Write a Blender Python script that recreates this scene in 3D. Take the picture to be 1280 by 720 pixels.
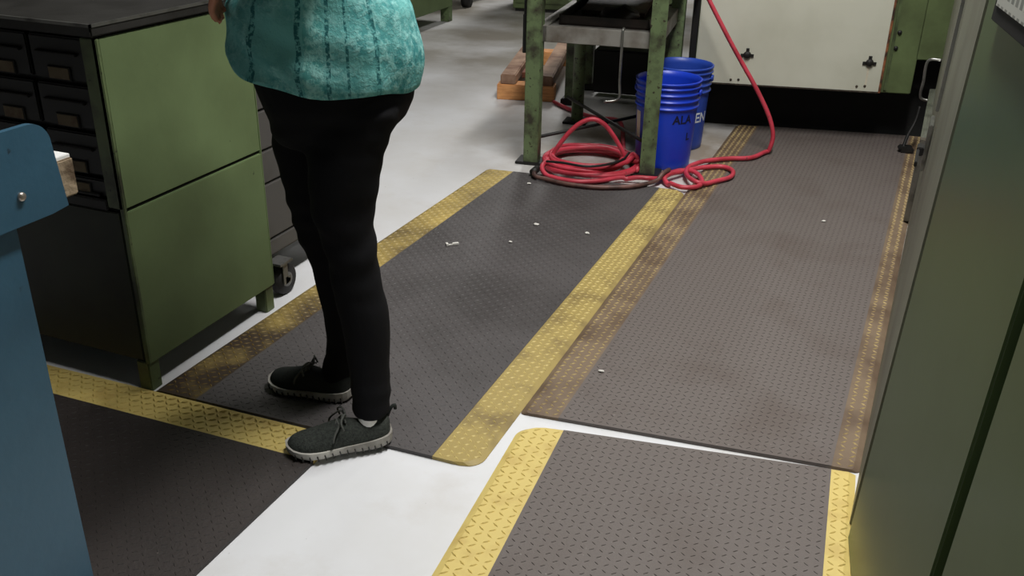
import bpy, bmesh, math, random
from mathutils import Vector, Matrix, noise
random.seed(7)
R = math.radians
scene = bpy.context.scene
for o in list(bpy.data.objects): bpy.data.objects.remove(o)
COL = scene.collection

# ------------------------------------------------------------------ camera
CAM_H, FPX = 1.45, 1180.0
PITCH, ROLL, YAW = R(25.3), R(-1.15), R(22)
def cam_axes():
    cp, sp, cr, sr, cy, sy = math.cos(PITCH), math.sin(PITCH), math.cos(ROLL), math.sin(ROLL), math.cos(YAW), math.sin(YAW)
    rot = Matrix(((cy, -sy, 0), (sy, cy, 0), (0, 0, 1)))
    fw, dn, rt = rot @ Vector((0, cp, -sp)), rot @ Vector((0, -sp, -cp)), rot @ Vector((1, 0, 0))
    return cr*rt + sr*dn, -sr*rt + cr*dn, fw
RT, DN, FW = cam_axes()
cd = bpy.data.cameras.new('camera'); cam = bpy.data.objects.new('camera', cd); COL.objects.link(cam)
cd.sensor_width = 36; cd.lens = FPX/1280*36; cd.clip_start = 0.02
m = Matrix((RT, -DN, -FW)).transposed().to_4x4(); m.translation = (0, 0, CAM_H)
cam.matrix_world = m
scene.camera = cam
EYE = Vector((0, 0, CAM_H))
def ray(x, y): return RT*((x-640)/FPX) + DN*((y-360)/FPX) + FW
def gnd(x, y, z=0.0):                      # pixel -> point on a level plane
    d = ray(x, y); return EYE + d*((z-CAM_H)/d.z)
def onpl(x, y, P, n):                      # pixel -> point on a plane
    d = ray(x, y); n = Vector(n); return EYE + d*(n.dot(Vector(P)-EYE)/n.dot(d))

# ------------------------------------------------------------------ world, lamps, exposure
w = bpy.data.worlds.new('world'); scene.world = w; w.use_nodes = True
w.node_tree.nodes['Background'].inputs[0].default_value = (0.8, 0.9, 1, 1)
w.node_tree.nodes['Background'].inputs[1].default_value = 0.12
scene.view_settings.view_transform = 'Standard'
scene.view_settings.look = 'None'
scene.view_settings.gamma = 1
scene.view_settings.use_curve_mapping = False
scene.view_settings.exposure = 0.0
CEIL = 4.2
# fluorescent ceiling lamps: (x, y, length along y, watts)
LAMPS = [(-0.2, 2.5, 2.4, 182), (-0.6, 5.9, 2.4, 26), (-3.6, 5.4, 2.4, 10), (3.0, 3.4, 2.4, 30), (-3.4, 10.4, 2.4, 120)]
for i, (x, y, L, wt) in enumerate(LAMPS):
    ld = bpy.data.lights.new('fluorescent_light', 'AREA'); ld.shape = 'RECTANGLE'; ld.size = 0.3; ld.size_y = L
    ld.energy = wt; ld.color = (1.0, 0.985, 0.955)
    lo = bpy.data.objects.new('fluorescent_light', ld); COL.objects.link(lo); lo.location = (x, y, CEIL-0.16)

# ------------------------------------------------------------------ materials
MATS = {}
def new_mat(name):
    mt = bpy.data.materials.new(name); mt.use_nodes = True; nt = mt.node_tree
    b = nt.nodes['Principled BSDF']; MATS[name] = mt
    return mt, nt, b
def N(nt, t, **kw):
    n = nt.nodes.new(t)
    for k, v in kw.items(): setattr(n, k, v)
    return n
def ramp(nt, src, p0, p1, c0=(0,0,0,1), c1=(1,1,1,1)):
    r = N(nt, 'ShaderNodeValToRGB'); e = r.color_ramp.elements
    e[0].position, e[1].position = p0, p1; e[0].color, e[1].color = c0, c1
    nt.links.new(src, r.inputs[0]); return r.outputs[0]
def tex(nt, scale, detail=4, kind='noise', coord='Object', rough=.55, stretch=None):
    tc = N(nt, 'ShaderNodeTexCoord'); src = tc.outputs[coord]
    if stretch:
        mp = N(nt, 'ShaderNodeMapping'); mp.inputs['Scale'].default_value = stretch
        nt.links.new(src, mp.inputs[0]); src = mp.outputs[0]
    if kind == 'noise':
        t = N(nt, 'ShaderNodeTexNoise'); t.inputs['Scale'].default_value = scale; t.inputs['Detail'].default_value = detail
        t.inputs['Roughness'].default_value = rough; nt.links.new(src, t.inputs['Vector']); return t.outputs['Fac']
    t = N(nt, 'ShaderNodeTexVoronoi'); t.inputs['Scale'].default_value = scale; nt.links.new(src, t.inputs['Vector']); return t.outputs['Distance']
def mix(nt, fac, a, b, mode='MIX'):
    mx = N(nt, 'ShaderNodeMix', data_type='RGBA', blend_type=mode)
    for i, v in ((0, fac), (6, a), (7, b)):
        if hasattr(v, 'links') or isinstance(v, bpy.types.NodeSocket): nt.links.new(v, mx.inputs[i])
        elif isinstance(v, (int, float)): mx.inputs[i].default_value = v
        else: mx.inputs[i].default_value = (*v[:3], 1)
    return mx.outputs[2]
def lin(c):
    return tuple(((v/255)/12.92 if v/255 <= .04045 else ((v/255+.055)/1.055)**2.4) for v in c)
def mat(name, rgb, rough=.6, metal=0.0, dirt=None, dscale=6, dlo=.5, dhi=.75, bump=0.0, bscale=60, spec=.5, speck=None, coord='Object', stretch=None, coat=0, wear_y=0):
    """plain colour (sRGB 0-255) with a layer of dirt in noise patches, fine specks and bump"""
    mt, nt, b = new_mat(name)
    col = None
    if dirt:
        fac = tex(nt, dscale, 6, coord=coord, stretch=stretch)
        if wear_y:                                  # more trodden-in dirt towards the near end of the mat
            tc = N(nt, 'ShaderNodeTexCoord'); sy = N(nt, 'ShaderNodeSeparateXYZ'); nt.links.new(tc.outputs['Object'], sy.inputs[0])
            ma = N(nt, 'ShaderNodeMath', operation='MULTIPLY_ADD'); nt.links.new(sy.outputs[1], ma.inputs[0]); ma.inputs[1].default_value = -wear_y
            nt.links.new(fac, ma.inputs[2]); fac = ma.outputs[0]
        f = ramp(nt, fac, dlo, dhi)
        col = mix(nt, f, lin(rgb), lin(dirt))
    if speck:
        f2 = ramp(nt, tex(nt, speck[1], 3, coord=coord), speck[2], speck[2]+.06)
        col = mix(nt, f2, col if col is not None else lin(rgb), lin(speck[0]))
    if col is None: b.inputs['Base Color'].default_value = (*lin(rgb), 1)
    else: nt.links.new(col, b.inputs['Base Color'])
    b.inputs['Roughness'].default_value = rough; b.inputs['Metallic'].default_value = metal
    b.inputs['Specular IOR Level'].default_value = spec
    if coat: b.inputs['Coat Weight'].default_value = coat; b.inputs['Coat Roughness'].default_value = .12
    if bump:
        bp = N(nt, 'ShaderNodeBump'); bp.inputs['Strength'].default_value = bump; bp.inputs['Distance'].default_value = .01
        nt.links.new(tex(nt, bscale, 4, coord=coord), bp.inputs['Height']); nt.links.new(bp.outputs[0], b.inputs['Normal'])
    return mt

mat('rubber', (101, 93, 89), .62, dirt=(80, 66, 58), dscale=2.6, dlo=.5, dhi=.9, bump=.15, bscale=120, speck=((128, 122, 118), 90, .68))
mat('rubber_dark', (52, 46, 44), .6, dirt=(42, 37, 35), dscale=2.2, dlo=.45, dhi=.7, bump=.15, bscale=120, speck=((105, 98, 94), 120, .72))  # base darkened: shade over the left mat is put into its colour
mat('rubber_slate', (80, 76, 76), .6, dirt=(58, 54, 53), dscale=1.8, dlo=.42, dhi=.7, bump=.15, bscale=120, speck=((120, 116, 114), 110, .7))
mat('rubber_tread', (54, 47, 44), .5, dirt=(46, 39, 36), dscale=4)  # treads darker than their field: shadow beside each ridge put into the colour
mat('rubber_slate_tread', (54, 51, 51), .5, dirt=(48, 45, 44), dscale=4)  # likewise darkened for the ridge shadows
mat('rubber_dark_tread', (42, 38, 36), .55, dirt=(36, 32, 30), dscale=4)  # ridge shadow in the colour here too
mat('yellow_clean', (212, 190, 114), .55, dirt=(182, 152, 84), dscale=9, dlo=.5, dhi=.78)
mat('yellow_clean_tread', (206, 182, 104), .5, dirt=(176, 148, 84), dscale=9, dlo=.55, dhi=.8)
mat('yellow_soiled', (164, 144, 84), .55, dirt=(108, 90, 58), dscale=7, dlo=.5, dhi=.75)
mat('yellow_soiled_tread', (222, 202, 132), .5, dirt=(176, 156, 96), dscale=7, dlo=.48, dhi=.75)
mat('yellow_grimy', (120, 102, 82), .6, dirt=(92, 74, 58), dscale=6, dlo=.42, dhi=.65)
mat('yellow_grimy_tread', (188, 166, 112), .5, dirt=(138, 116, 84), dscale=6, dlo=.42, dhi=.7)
mat('yellow_side', (182, 158, 88), .55, dirt=(62, 50, 38), dscale=3.5, dlo=.34, dhi=.66, wear_y=.17)
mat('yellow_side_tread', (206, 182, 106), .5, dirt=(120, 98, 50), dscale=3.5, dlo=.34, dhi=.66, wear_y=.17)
# white painted concrete
mt, nt, b = new_mat('floor_paint')
f1 = ramp(nt, tex(nt, .8, 6, rough=.6), .45, .72); f2 = ramp(nt, tex(nt, 5, 8, rough=.65), .52, .8); f3 = ramp(nt, tex(nt, 45, 2), .74, .78)
c = mix(nt, f1, lin((222, 223, 226)), lin((206, 204, 201))); f2m = N(nt, 'ShaderNodeMath', operation='MULTIPLY'); f2m.inputs[1].default_value = .35; nt.links.new(f2, f2m.inputs[0]); c = mix(nt, f2m.outputs[0], c, lin((188, 180, 170)))
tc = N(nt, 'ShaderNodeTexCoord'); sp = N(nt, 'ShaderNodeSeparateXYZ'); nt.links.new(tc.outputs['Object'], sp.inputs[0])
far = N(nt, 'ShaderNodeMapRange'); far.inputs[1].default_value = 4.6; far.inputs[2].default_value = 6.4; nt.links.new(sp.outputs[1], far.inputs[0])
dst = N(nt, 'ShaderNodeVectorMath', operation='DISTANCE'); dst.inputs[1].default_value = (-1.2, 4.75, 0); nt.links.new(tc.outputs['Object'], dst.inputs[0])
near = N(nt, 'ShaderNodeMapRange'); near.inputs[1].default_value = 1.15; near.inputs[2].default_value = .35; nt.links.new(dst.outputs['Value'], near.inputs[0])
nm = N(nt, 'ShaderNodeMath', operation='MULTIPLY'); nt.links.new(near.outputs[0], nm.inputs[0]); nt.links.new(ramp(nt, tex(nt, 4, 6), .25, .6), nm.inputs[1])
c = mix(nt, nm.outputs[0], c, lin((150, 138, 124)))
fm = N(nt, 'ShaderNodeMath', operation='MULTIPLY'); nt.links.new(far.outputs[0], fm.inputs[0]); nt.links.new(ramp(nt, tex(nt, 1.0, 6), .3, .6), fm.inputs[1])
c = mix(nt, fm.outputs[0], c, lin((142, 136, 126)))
fx = N(nt, 'ShaderNodeMath', operation='MULTIPLY'); fx.inputs[1].default_value = .5; nt.links.new(f3, fx.inputs[0])
c = mix(nt, fx.outputs[0], c, lin((120, 112, 104)))
nt.links.new(c, b.inputs['Base Color']); b.inputs['Roughness'].default_value = .42
bp = N(nt, 'ShaderNodeBump'); bp.inputs['Strength'].default_value = .08; bp.inputs['Distance'].default_value = .01
nt.links.new(tex(nt, 14, 6), bp.inputs['Height']); nt.links.new(bp.outputs[0], b.inputs['Normal'])

mat('wall_paint', (112, 112, 106), .8, dirt=(96, 96, 90), dscale=1)
mat('ceiling_paint', (84, 84, 80), .9, dirt=(70, 70, 66), dscale=1)
mat('green_paint', (106, 124, 84), .5, dirt=(86, 100, 66), dscale=2.5, dlo=.35, dhi=.7, bump=.05, bscale=30, speck=((58, 60, 40), 34, .73))
mat('green_edge', (92, 106, 70), .5, dirt=(52, 56, 40), dscale=9, dlo=.42, dhi=.7, speck=((40, 40, 32), 30, .66))
mat('green_dark', (40, 46, 32), .6, dirt=(28, 31, 22), dscale=5, dlo=.4, dhi=.7)
mat('green_machine', (104, 120, 78), .5, dirt=(72, 80, 52), dscale=4, dlo=.4, dhi=.72, speck=((50, 48, 36), 26, .7))
mat('green_leg', (104, 122, 84), .55, dirt=(56, 54, 42), dscale=11, dlo=.46, dhi=.66, speck=((52, 42, 32), 50, .62))
mat('green_gloss', (98, 118, 80), .33, dirt=(86, 106, 68), dscale=1.6, dlo=.4, dhi=.7, bump=.03, bscale=9, spec=.4)
mat('green_grey', (132, 134, 116), .5, dirt=(112, 112, 96), dscale=3, dlo=.4, dhi=.7)
mat('black_gap', (10, 10, 9), .8, dirt=(16, 15, 13), dscale=8)
mat('black_steel', (20, 19, 18), .6, dirt=(34, 30, 26), dscale=8, dlo=.5, dhi=.8)
mat('drawer_black', (19, 19, 19), .55, dirt=(13, 13, 12), dscale=8)
mat('label_card', (112, 98, 76), .8, dirt=(84, 60, 50), dscale=30)
mat('top_steel', (78, 77, 75), .38, .55, dirt=(46, 45, 43), dscale=5, dlo=.42, dhi=.68, bump=.06, bscale=40)
mat('top_dark', (56, 55, 53), .4, .3, dirt=(34, 33, 31), dscale=5, dlo=.42, dhi=.68, bump=.06, bscale=40)
mat('edge_steel', (140, 140, 136), .3, .8, dirt=(70, 68, 64), dscale=12)
mat('chest_grey', (84, 82, 80), .5, dirt=(66, 64, 61), dscale=5)
mat('caster_metal', (120, 120, 118), .4, .6, dirt=(70, 68, 66), dscale=30)
mat('caster_rubber', (26, 25, 25), .7, dirt=(40, 38, 36), dscale=40)
mat('blue_paint', (54, 92, 114), .45, dirt=(44, 78, 98), dscale=4, dlo=.4, dhi=.75, bump=.08, bscale=40, speck=((34, 40, 44), 26, .72))
mat('worn_wood', (150, 132, 108), .8, dirt=(84, 66, 48), dscale=22, dlo=.42, dhi=.62, bump=.4, bscale=70)
mat('white_top', (236, 236, 234), .5, dirt=(210, 208, 204), dscale=8)
mat('screw_metal', (190, 180, 170), .3, .8, dirt=(120, 110, 100), dscale=60)
mat('white_panel', (212, 212, 196), .5, dirt=(192, 192, 174), dscale=2.2, dlo=.4, dhi=.75, speck=((120, 104, 80), 26, .77))
mat('rust_edge', (150, 92, 56), .7, dirt=(58, 42, 32), dscale=22, dlo=.4, dhi=.6)
mat('grime', (52, 44, 36), .8, dirt=(90, 80, 64), dscale=40, dlo=.5, dhi=.7)
mat('pallet_wood', (232, 168, 108), .75, dirt=(196, 132, 80), dscale=9, dlo=.4, dhi=.7, bump=.2, bscale=60, stretch=(1, 1, 6))
mat('plank_wood', (176, 144, 120), .7, dirt=(112, 76, 56), dscale=6, dlo=.4, dhi=.66, bump=.2, bscale=50)
mat('plank_dark', (130, 76, 52), .7, dirt=(74, 44, 32), dscale=8, dlo=.4, dhi=.7)
mat('blue_plastic', (28, 66, 205), .38, dirt=(22, 54, 180), dscale=3, dlo=.4, dhi=.75)
mat('blue_plastic_faded', (44, 78, 180), .4, dirt=(34, 62, 150), dscale=3, dlo=.4, dhi=.75)
mat('white_print', (225, 232, 240), .5, dirt=(200, 208, 216), dscale=20)
mat('marker_ink', (10, 16, 50), .6, dirt=(16, 24, 70), dscale=40)
mat('cream_label', (214, 206, 184), .7, dirt=(176, 166, 144), dscale=20)
mat('red_hose', (206, 66, 84), .45, dirt=(160, 40, 52), dscale=8, dlo=.4, dhi=.7, speck=((110, 62, 58), 40, .68))
mat('brown_hose', (120, 84, 76), .5, dirt=(64, 46, 42), dscale=10, dlo=.4, dhi=.65)
mat('shelf_steel', (150, 148, 142), .5, .25, dirt=(100, 90, 80), dscale=7, dlo=.42, dhi=.7, speck=((110, 78, 58), 18, .66))
mat('oily', (48, 38, 33), .5, dirt=(24, 20, 18), dscale=9, dlo=.4, dhi=.65, bump=.3, bscale=30)
mat('oily_brown', (88, 66, 56), .55, dirt=(48, 36, 31), dscale=8, dlo=.4, dhi=.65, bump=.3, bscale=30)
mat('fabric_black', (17, 17, 20), .9, dirt=(13, 13, 15), dscale=7, bump=.25, bscale=18, spec=.2)
mat('shoe_knit', (66, 70, 66), .9, dirt=(50, 53, 50), dscale=160, dlo=.4, dhi=.65, bump=.3, bscale=260, spec=.15)
mat('lace', (86, 88, 84), .9, dirt=(66, 68, 64), dscale=60)
mat('shoe_dark', (44, 47, 45), .9, dirt=(34, 36, 35), dscale=120, spec=.15)  # far shoe's upper with shade in its colour, and both heel tabs
mat('sole', (196, 193, 185), .65, dirt=(112, 107, 100), dscale=9, dlo=.36, dhi=.68)
mat('sole_dark', (60, 58, 56), .8, dirt=(44, 42, 40), dscale=14)
mat('sock', (232, 230, 226), .9, dirt=(205, 202, 198), dscale=30)
mat('skin', (176, 118, 92), .55, dirt=(160, 100, 78), dscale=20)
mat('hair', (36, 28, 24), .6, dirt=(22, 18, 16), dscale=30, bump=.4, bscale=90)
mat('eye_white', (230, 226, 220), .3, dirt=(220, 214, 208), dscale=20)
mat('iris', (60, 42, 30), .2, dirt=(30, 20, 16), dscale=40)
mat('lips', (160, 84, 76), .5, dirt=(140, 70, 64), dscale=20)
mat('navy_cuff', (40, 38, 66), .8, dirt=(28, 28, 48), dscale=20)
mat('scrap_white', (225, 222, 215), .6, dirt=(190, 186, 178), dscale=40)
mat('lamp_white', (235, 235, 230), .5, dirt=(220, 220, 214), dscale=4)
mat('tarnish', (205, 205, 200), .25, .9, dirt=(120, 118, 112), dscale=10)
# tube glow of the ceiling lamps
mt, nt, b = new_mat('tube_glow'); b.inputs['Emission Color'].default_value = (1, .97, .9, 1); b.inputs['Emission Strength'].default_value = 3
# printed notice: a grid of grey cells on white paper
mt, nt, b = new_mat('notice_print')
tc = N(nt, 'ShaderNodeTexCoord'); br = N(nt, 'ShaderNodeTexBrick'); mp = N(nt, 'ShaderNodeMapping')
mp.inputs['Rotation'].default_value = (0, R(-90), R(-90)); mp.inputs['Scale'].default_value = (1, 1, 1)
sp = N(nt, 'ShaderNodeSeparateXYZ'); cb = N(nt, 'ShaderNodeCombineXYZ'); nt.links.new(tc.outputs['Object'], sp.inputs[0])
nt.links.new(sp.outputs[1], cb.inputs[0]); nt.links.new(sp.outputs[2], cb.inputs[1])
br.offset = 0; br.inputs['Scale'].default_value = 14; br.inputs['Mortar Size'].default_value = .09; br.inputs['Brick Width'].default_value = .42; br.inputs['Row Height'].default_value = .75
br.inputs['Color1'].default_value = (*lin((150, 152, 146)), 1); br.inputs['Color2'].default_value = (*lin((168, 168, 160)), 1); br.inputs['Mortar'].default_value = (*lin((222, 222, 214)), 1)
nt.links.new(cb.outputs[0], br.inputs['Vector']); nt.links.new(br.outputs['Color'], b.inputs['Base Color']); b.inputs['Roughness'].default_value = .5
# teal lace blouse
mt, nt, b = new_mat('teal_lace')
tc = N(nt, 'ShaderNodeTexCoord'); sp = N(nt, 'ShaderNodeSeparateXYZ'); nt.links.new(tc.outputs['Object'], sp.inputs[0])
at = N(nt, 'ShaderNodeMath', operation='ARCTAN2'); nt.links.new(sp.outputs[1], at.inputs[0]); nt.links.new(sp.outputs[0], at.inputs[1])
def band(centre, half):                                    # 1 inside a vertical stripe of the blouse
    a = N(nt, 'ShaderNodeMath', operation='SUBTRACT'); nt.links.new(at.outputs[0], a.inputs[0]); a.inputs[1].default_value = centre
    ab = N(nt, 'ShaderNodeMath', operation='ABSOLUTE'); nt.links.new(a.outputs[0], ab.inputs[0])
    lt = N(nt, 'ShaderNodeMath', operation='LESS_THAN'); nt.links.new(ab.outputs[0], lt.inputs[0]); lt.inputs[1].default_value = half
    return lt.outputs[0]
vor = N(nt, 'ShaderNodeTexVoronoi', feature='DISTANCE_TO_EDGE'); vor.inputs['Scale'].default_value = 62; nt.links.new(tc.outputs['Object'], vor.inputs['Vector'])
net = ramp(nt, vor.outputs['Distance'], .03, .16)
fl = ramp(nt, tex(nt, 42, 5, rough=.7), .42, .60)
c = mix(nt, fl, lin((58, 132, 134)), lin((150, 206, 202)))
nf = N(nt, 'ShaderNodeMath', operation='MULTIPLY'); nt.links.new(net, nf.inputs[0]); nf.inputs[1].default_value = .45
c = mix(nt, nf.outputs[0], c, lin((82, 160, 158)))
big = ramp(nt, tex(nt, 9, 3), .4, .65); c = mix(nt, big, c, lin((112, 182, 178)))
for cen, half in ((-1.95, .035), (-1.55, .03), (-1.28, .02), (-.85, .035), (-2.5, .03)):
    bf = N(nt, 'ShaderNodeMath', operation='MULTIPLY'); nt.links.new(band(cen, half), bf.inputs[0]); nt.links.new(ramp(nt, tex(nt, 120, 2), .4, .55), bf.inputs[1])
    c = mix(nt, bf.outputs[0], c, lin((44, 106, 108)))
c = mix(nt, band(-1.75, .13), c, mix(nt, fl, lin((84, 158, 154)), lin((150, 208, 202))))
nt.links.new(c, b.inputs['Base Color']); b.inputs['Roughness'].default_value = .85; b.inputs['Specular IOR Level'].default_value = .2
bp = N(nt, 'ShaderNodeBump'); bp.inputs['Strength'].default_value = .35; bp.inputs['Distance'].default_value = .004
nt.links.new(fl, bp.inputs['Height']); nt.links.new(bp.outputs[0], b.inputs['Normal'])

# ------------------------------------------------------------------ helpers
def tag(o, label=None, cat=None, group=None, kind=None):
    if label: o['label'] = label
    if cat: o['category'] = cat
    if group: o['group'] = group
    if kind: o['kind'] = kind
    return o
def thing(name, label, cat, loc=(0, 0, 0), rz=0, group=None):
    o = bpy.data.objects.new(name, None); COL.objects.link(o); o.empty_display_size = .1
    o.location = loc; o.rotation_euler = (0, 0, rz)
    return tag(o, label, cat, group)
def link(name, me, mname, parent=None, smooth=False, loc=None):
    o = bpy.data.objects.new(name, me); COL.objects.link(o); o.parent = parent
    if mname: me.materials.append(MATS[mname])
    if smooth:
        for p in me.polygons: p.use_smooth = True
    if loc: o.location = loc
    return o
def obj(name, bm, mname, parent=None, smooth=False, bevel=0, off=None, kind=None):
    if off is not None: bmesh.ops.translate(bm, verts=bm.verts, vec=-Vector(off))
    if bevel: bmesh.ops.bevel(bm, geom=list(bm.edges), offset=bevel, segments=2, affect='EDGES', clamp_overlap=True)
    bmesh.ops.recalc_face_normals(bm, faces=bm.faces)
    me = bpy.data.meshes.new(name); bm.to_mesh(me); bm.free()
    o = link(name, me, mname, parent, smooth)
    if kind: o['kind'] = kind
    return o
def B(): return bmesh.new()
def box(bm, x0, x1, y0, y1, z0, z1, mtx=None):
    v = [bm.verts.new(Vector(p)) for p in ((x0,y0,z0),(x1,y0,z0),(x1,y1,z0),(x0,y1,z0),(x0,y0,z1),(x1,y0,z1),(x1,y1,z1),(x0,y1,z1))]
    if mtx is not None:
        for q in v: q.co = mtx @ q.co
    for f in ((0,3,2,1),(4,5,6,7),(0,1,5,4),(1,2,6,5),(2,3,7,6),(3,0,4,7)): bm.faces.new([v[i] for i in f])
    return bm
def frame_for(d):
    d = d.normalized(); a = Vector((0, 0, 1)) if abs(d.z) < .9 else Vector((1, 0, 0))
    u = d.cross(a).normalized(); return u, d.cross(u).normalized()
def cyl(bm, p0, p1, r0, r1=None, n=16, cap=True):
    r1 = r0 if r1 is None else r1; p0, p1 = Vector(p0), Vector(p1); u, v = frame_for(p1-p0)
    a = [[bm.verts.new(p + (u*math.cos(t)+v*math.sin(t))*r) for t in [2*math.pi*i/n for i in range(n)]] for p, r in ((p0, r0), (p1, r1))]
    for i in range(n): bm.faces.new((a[0][i], a[0][(i+1) % n], a[1][(i+1) % n], a[1][i]))
    if cap: bm.faces.new(a[0][::-1]); bm.faces.new(a[1])
    return bm
def loft(bm, rings, cap=True):
    rs = [[bm.verts.new(p) for p in r] for r in rings]; n = len(rs[0])
    for a, b_ in zip(rs, rs[1:]):
        for i in range(n): bm.faces.new((a[i], a[(i+1) % n], b_[(i+1) % n], b_[i]))
    if cap: bm.faces.new(rs[0][::-1]); bm.faces.new(rs[-1])
    return bm
def tube(bm, pts, r, n=10, cap=True):
    """tube along points; r a number or one radius per point"""
    pts = [Vector(p) for p in pts]; rings = []; u = None
    for i, p in enumerate(pts):
        d = (pts[min(i+1, len(pts)-1)] - pts[max(i-1, 0)]).normalized()
        if u is None: u = frame_for(d)[0]
        u = (u - d*u.dot(d)).normalized(); v = d.cross(u); rr = r[i] if isinstance(r, (list, tuple)) else r
        rings.append([p + (u*math.cos(t)+v*math.sin(t))*rr for t in [2*math.pi*k/n for k in range(n)]])
    return loft(bm, rings, cap)
def spline(pts, per=8):
    pts = [Vector(p) for p in pts]; out = []
    for i in range(len(pts)-1):
        p0, p1, p2, p3 = pts[max(i-1, 0)], pts[i], pts[i+1], pts[min(i+2, len(pts)-1)]
        for k in range(per):
            t = k/per
            out.append(.5*((2*p1)+(p2-p0)*t+(2*p0-5*p1+4*p2-p3)*t*t+(3*p1-p0-3*p2+p3)*t**3))
    return out+[pts[-1]]
def lathe(bm, prof, n=40, cx=0, cy=0):
    rs = [[bm.verts.new((cx+r*math.cos(2*math.pi*i/n), cy+r*math.sin(2*math.pi*i/n), z)) for i in range(n)] for r, z in prof]
    for a, b_ in zip(rs, rs[1:]):
        for i in range(n): bm.faces.new((a[i], a[(i+1) % n], b_[(i+1) % n], b_[i]))
    return bm, rs
def ball(bm, c, rx, ry, rz, seg=16, mtx=None):
    mt_ = Matrix.Translation(c) @ (mtx or Matrix()) @ Matrix.Diagonal((rx, ry, rz, 1))
    bmesh.ops.create_uvsphere(bm, u_segments=seg, v_segments=seg*2//3, radius=1, matrix=mt_); return bm
def struct(name, bm, mname): return tag(obj(name, bm, mname), kind='structure')

# ------------------------------------------------------------------ the setting
X0, X1, Y0, Y1 = -7.0, 5.0, -4.0, 13.0
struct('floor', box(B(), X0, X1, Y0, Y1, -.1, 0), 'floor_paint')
struct('ceiling', box(B(), X0, X1, Y0, Y1, CEIL, CEIL+.1), 'ceiling_paint')
struct('wall_left', box(B(), X0-.15, X0, Y0, Y1, 0, CEIL), 'wall_paint')
struct('wall_right', box(B(), X1, X1+.15, Y0, Y1, 0, CEIL), 'wall_paint')
struct('wall_back', box(B(), X0-.15, X1+.15, Y1, Y1+.15, 0, CEIL), 'wall_paint')
struct('wall_front', box(B(), X0-.15, X1+.15, Y0-.15, Y0, 0, CEIL), 'wall_paint')
LN = ['over the diamond-plate mats', 'over the white-panelled machine', 'over the far aisle beside the pallet', 'over the tall green cabinets', 'over the distant green bench']
for i, (x, y, L, wt) in enumerate(LAMPS):
    t = thing('fluorescent_fixture', 'long white fluorescent ceiling fixture ' + LN[i], 'light fixture', (x, y, CEIL), 0, 'fluorescent fixtures on the ceiling')
    obj('housing', box(B(), -.2, .2, -L/2-.05, L/2+.05, -.09, 0), 'lamp_white', t, bevel=.01)
    for s in (-.09, .09): obj('tube', cyl(B(), (s, -L/2, -.11), (s, L/2, -.11), .018, n=10), 'tube_glow', t, True)

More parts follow.
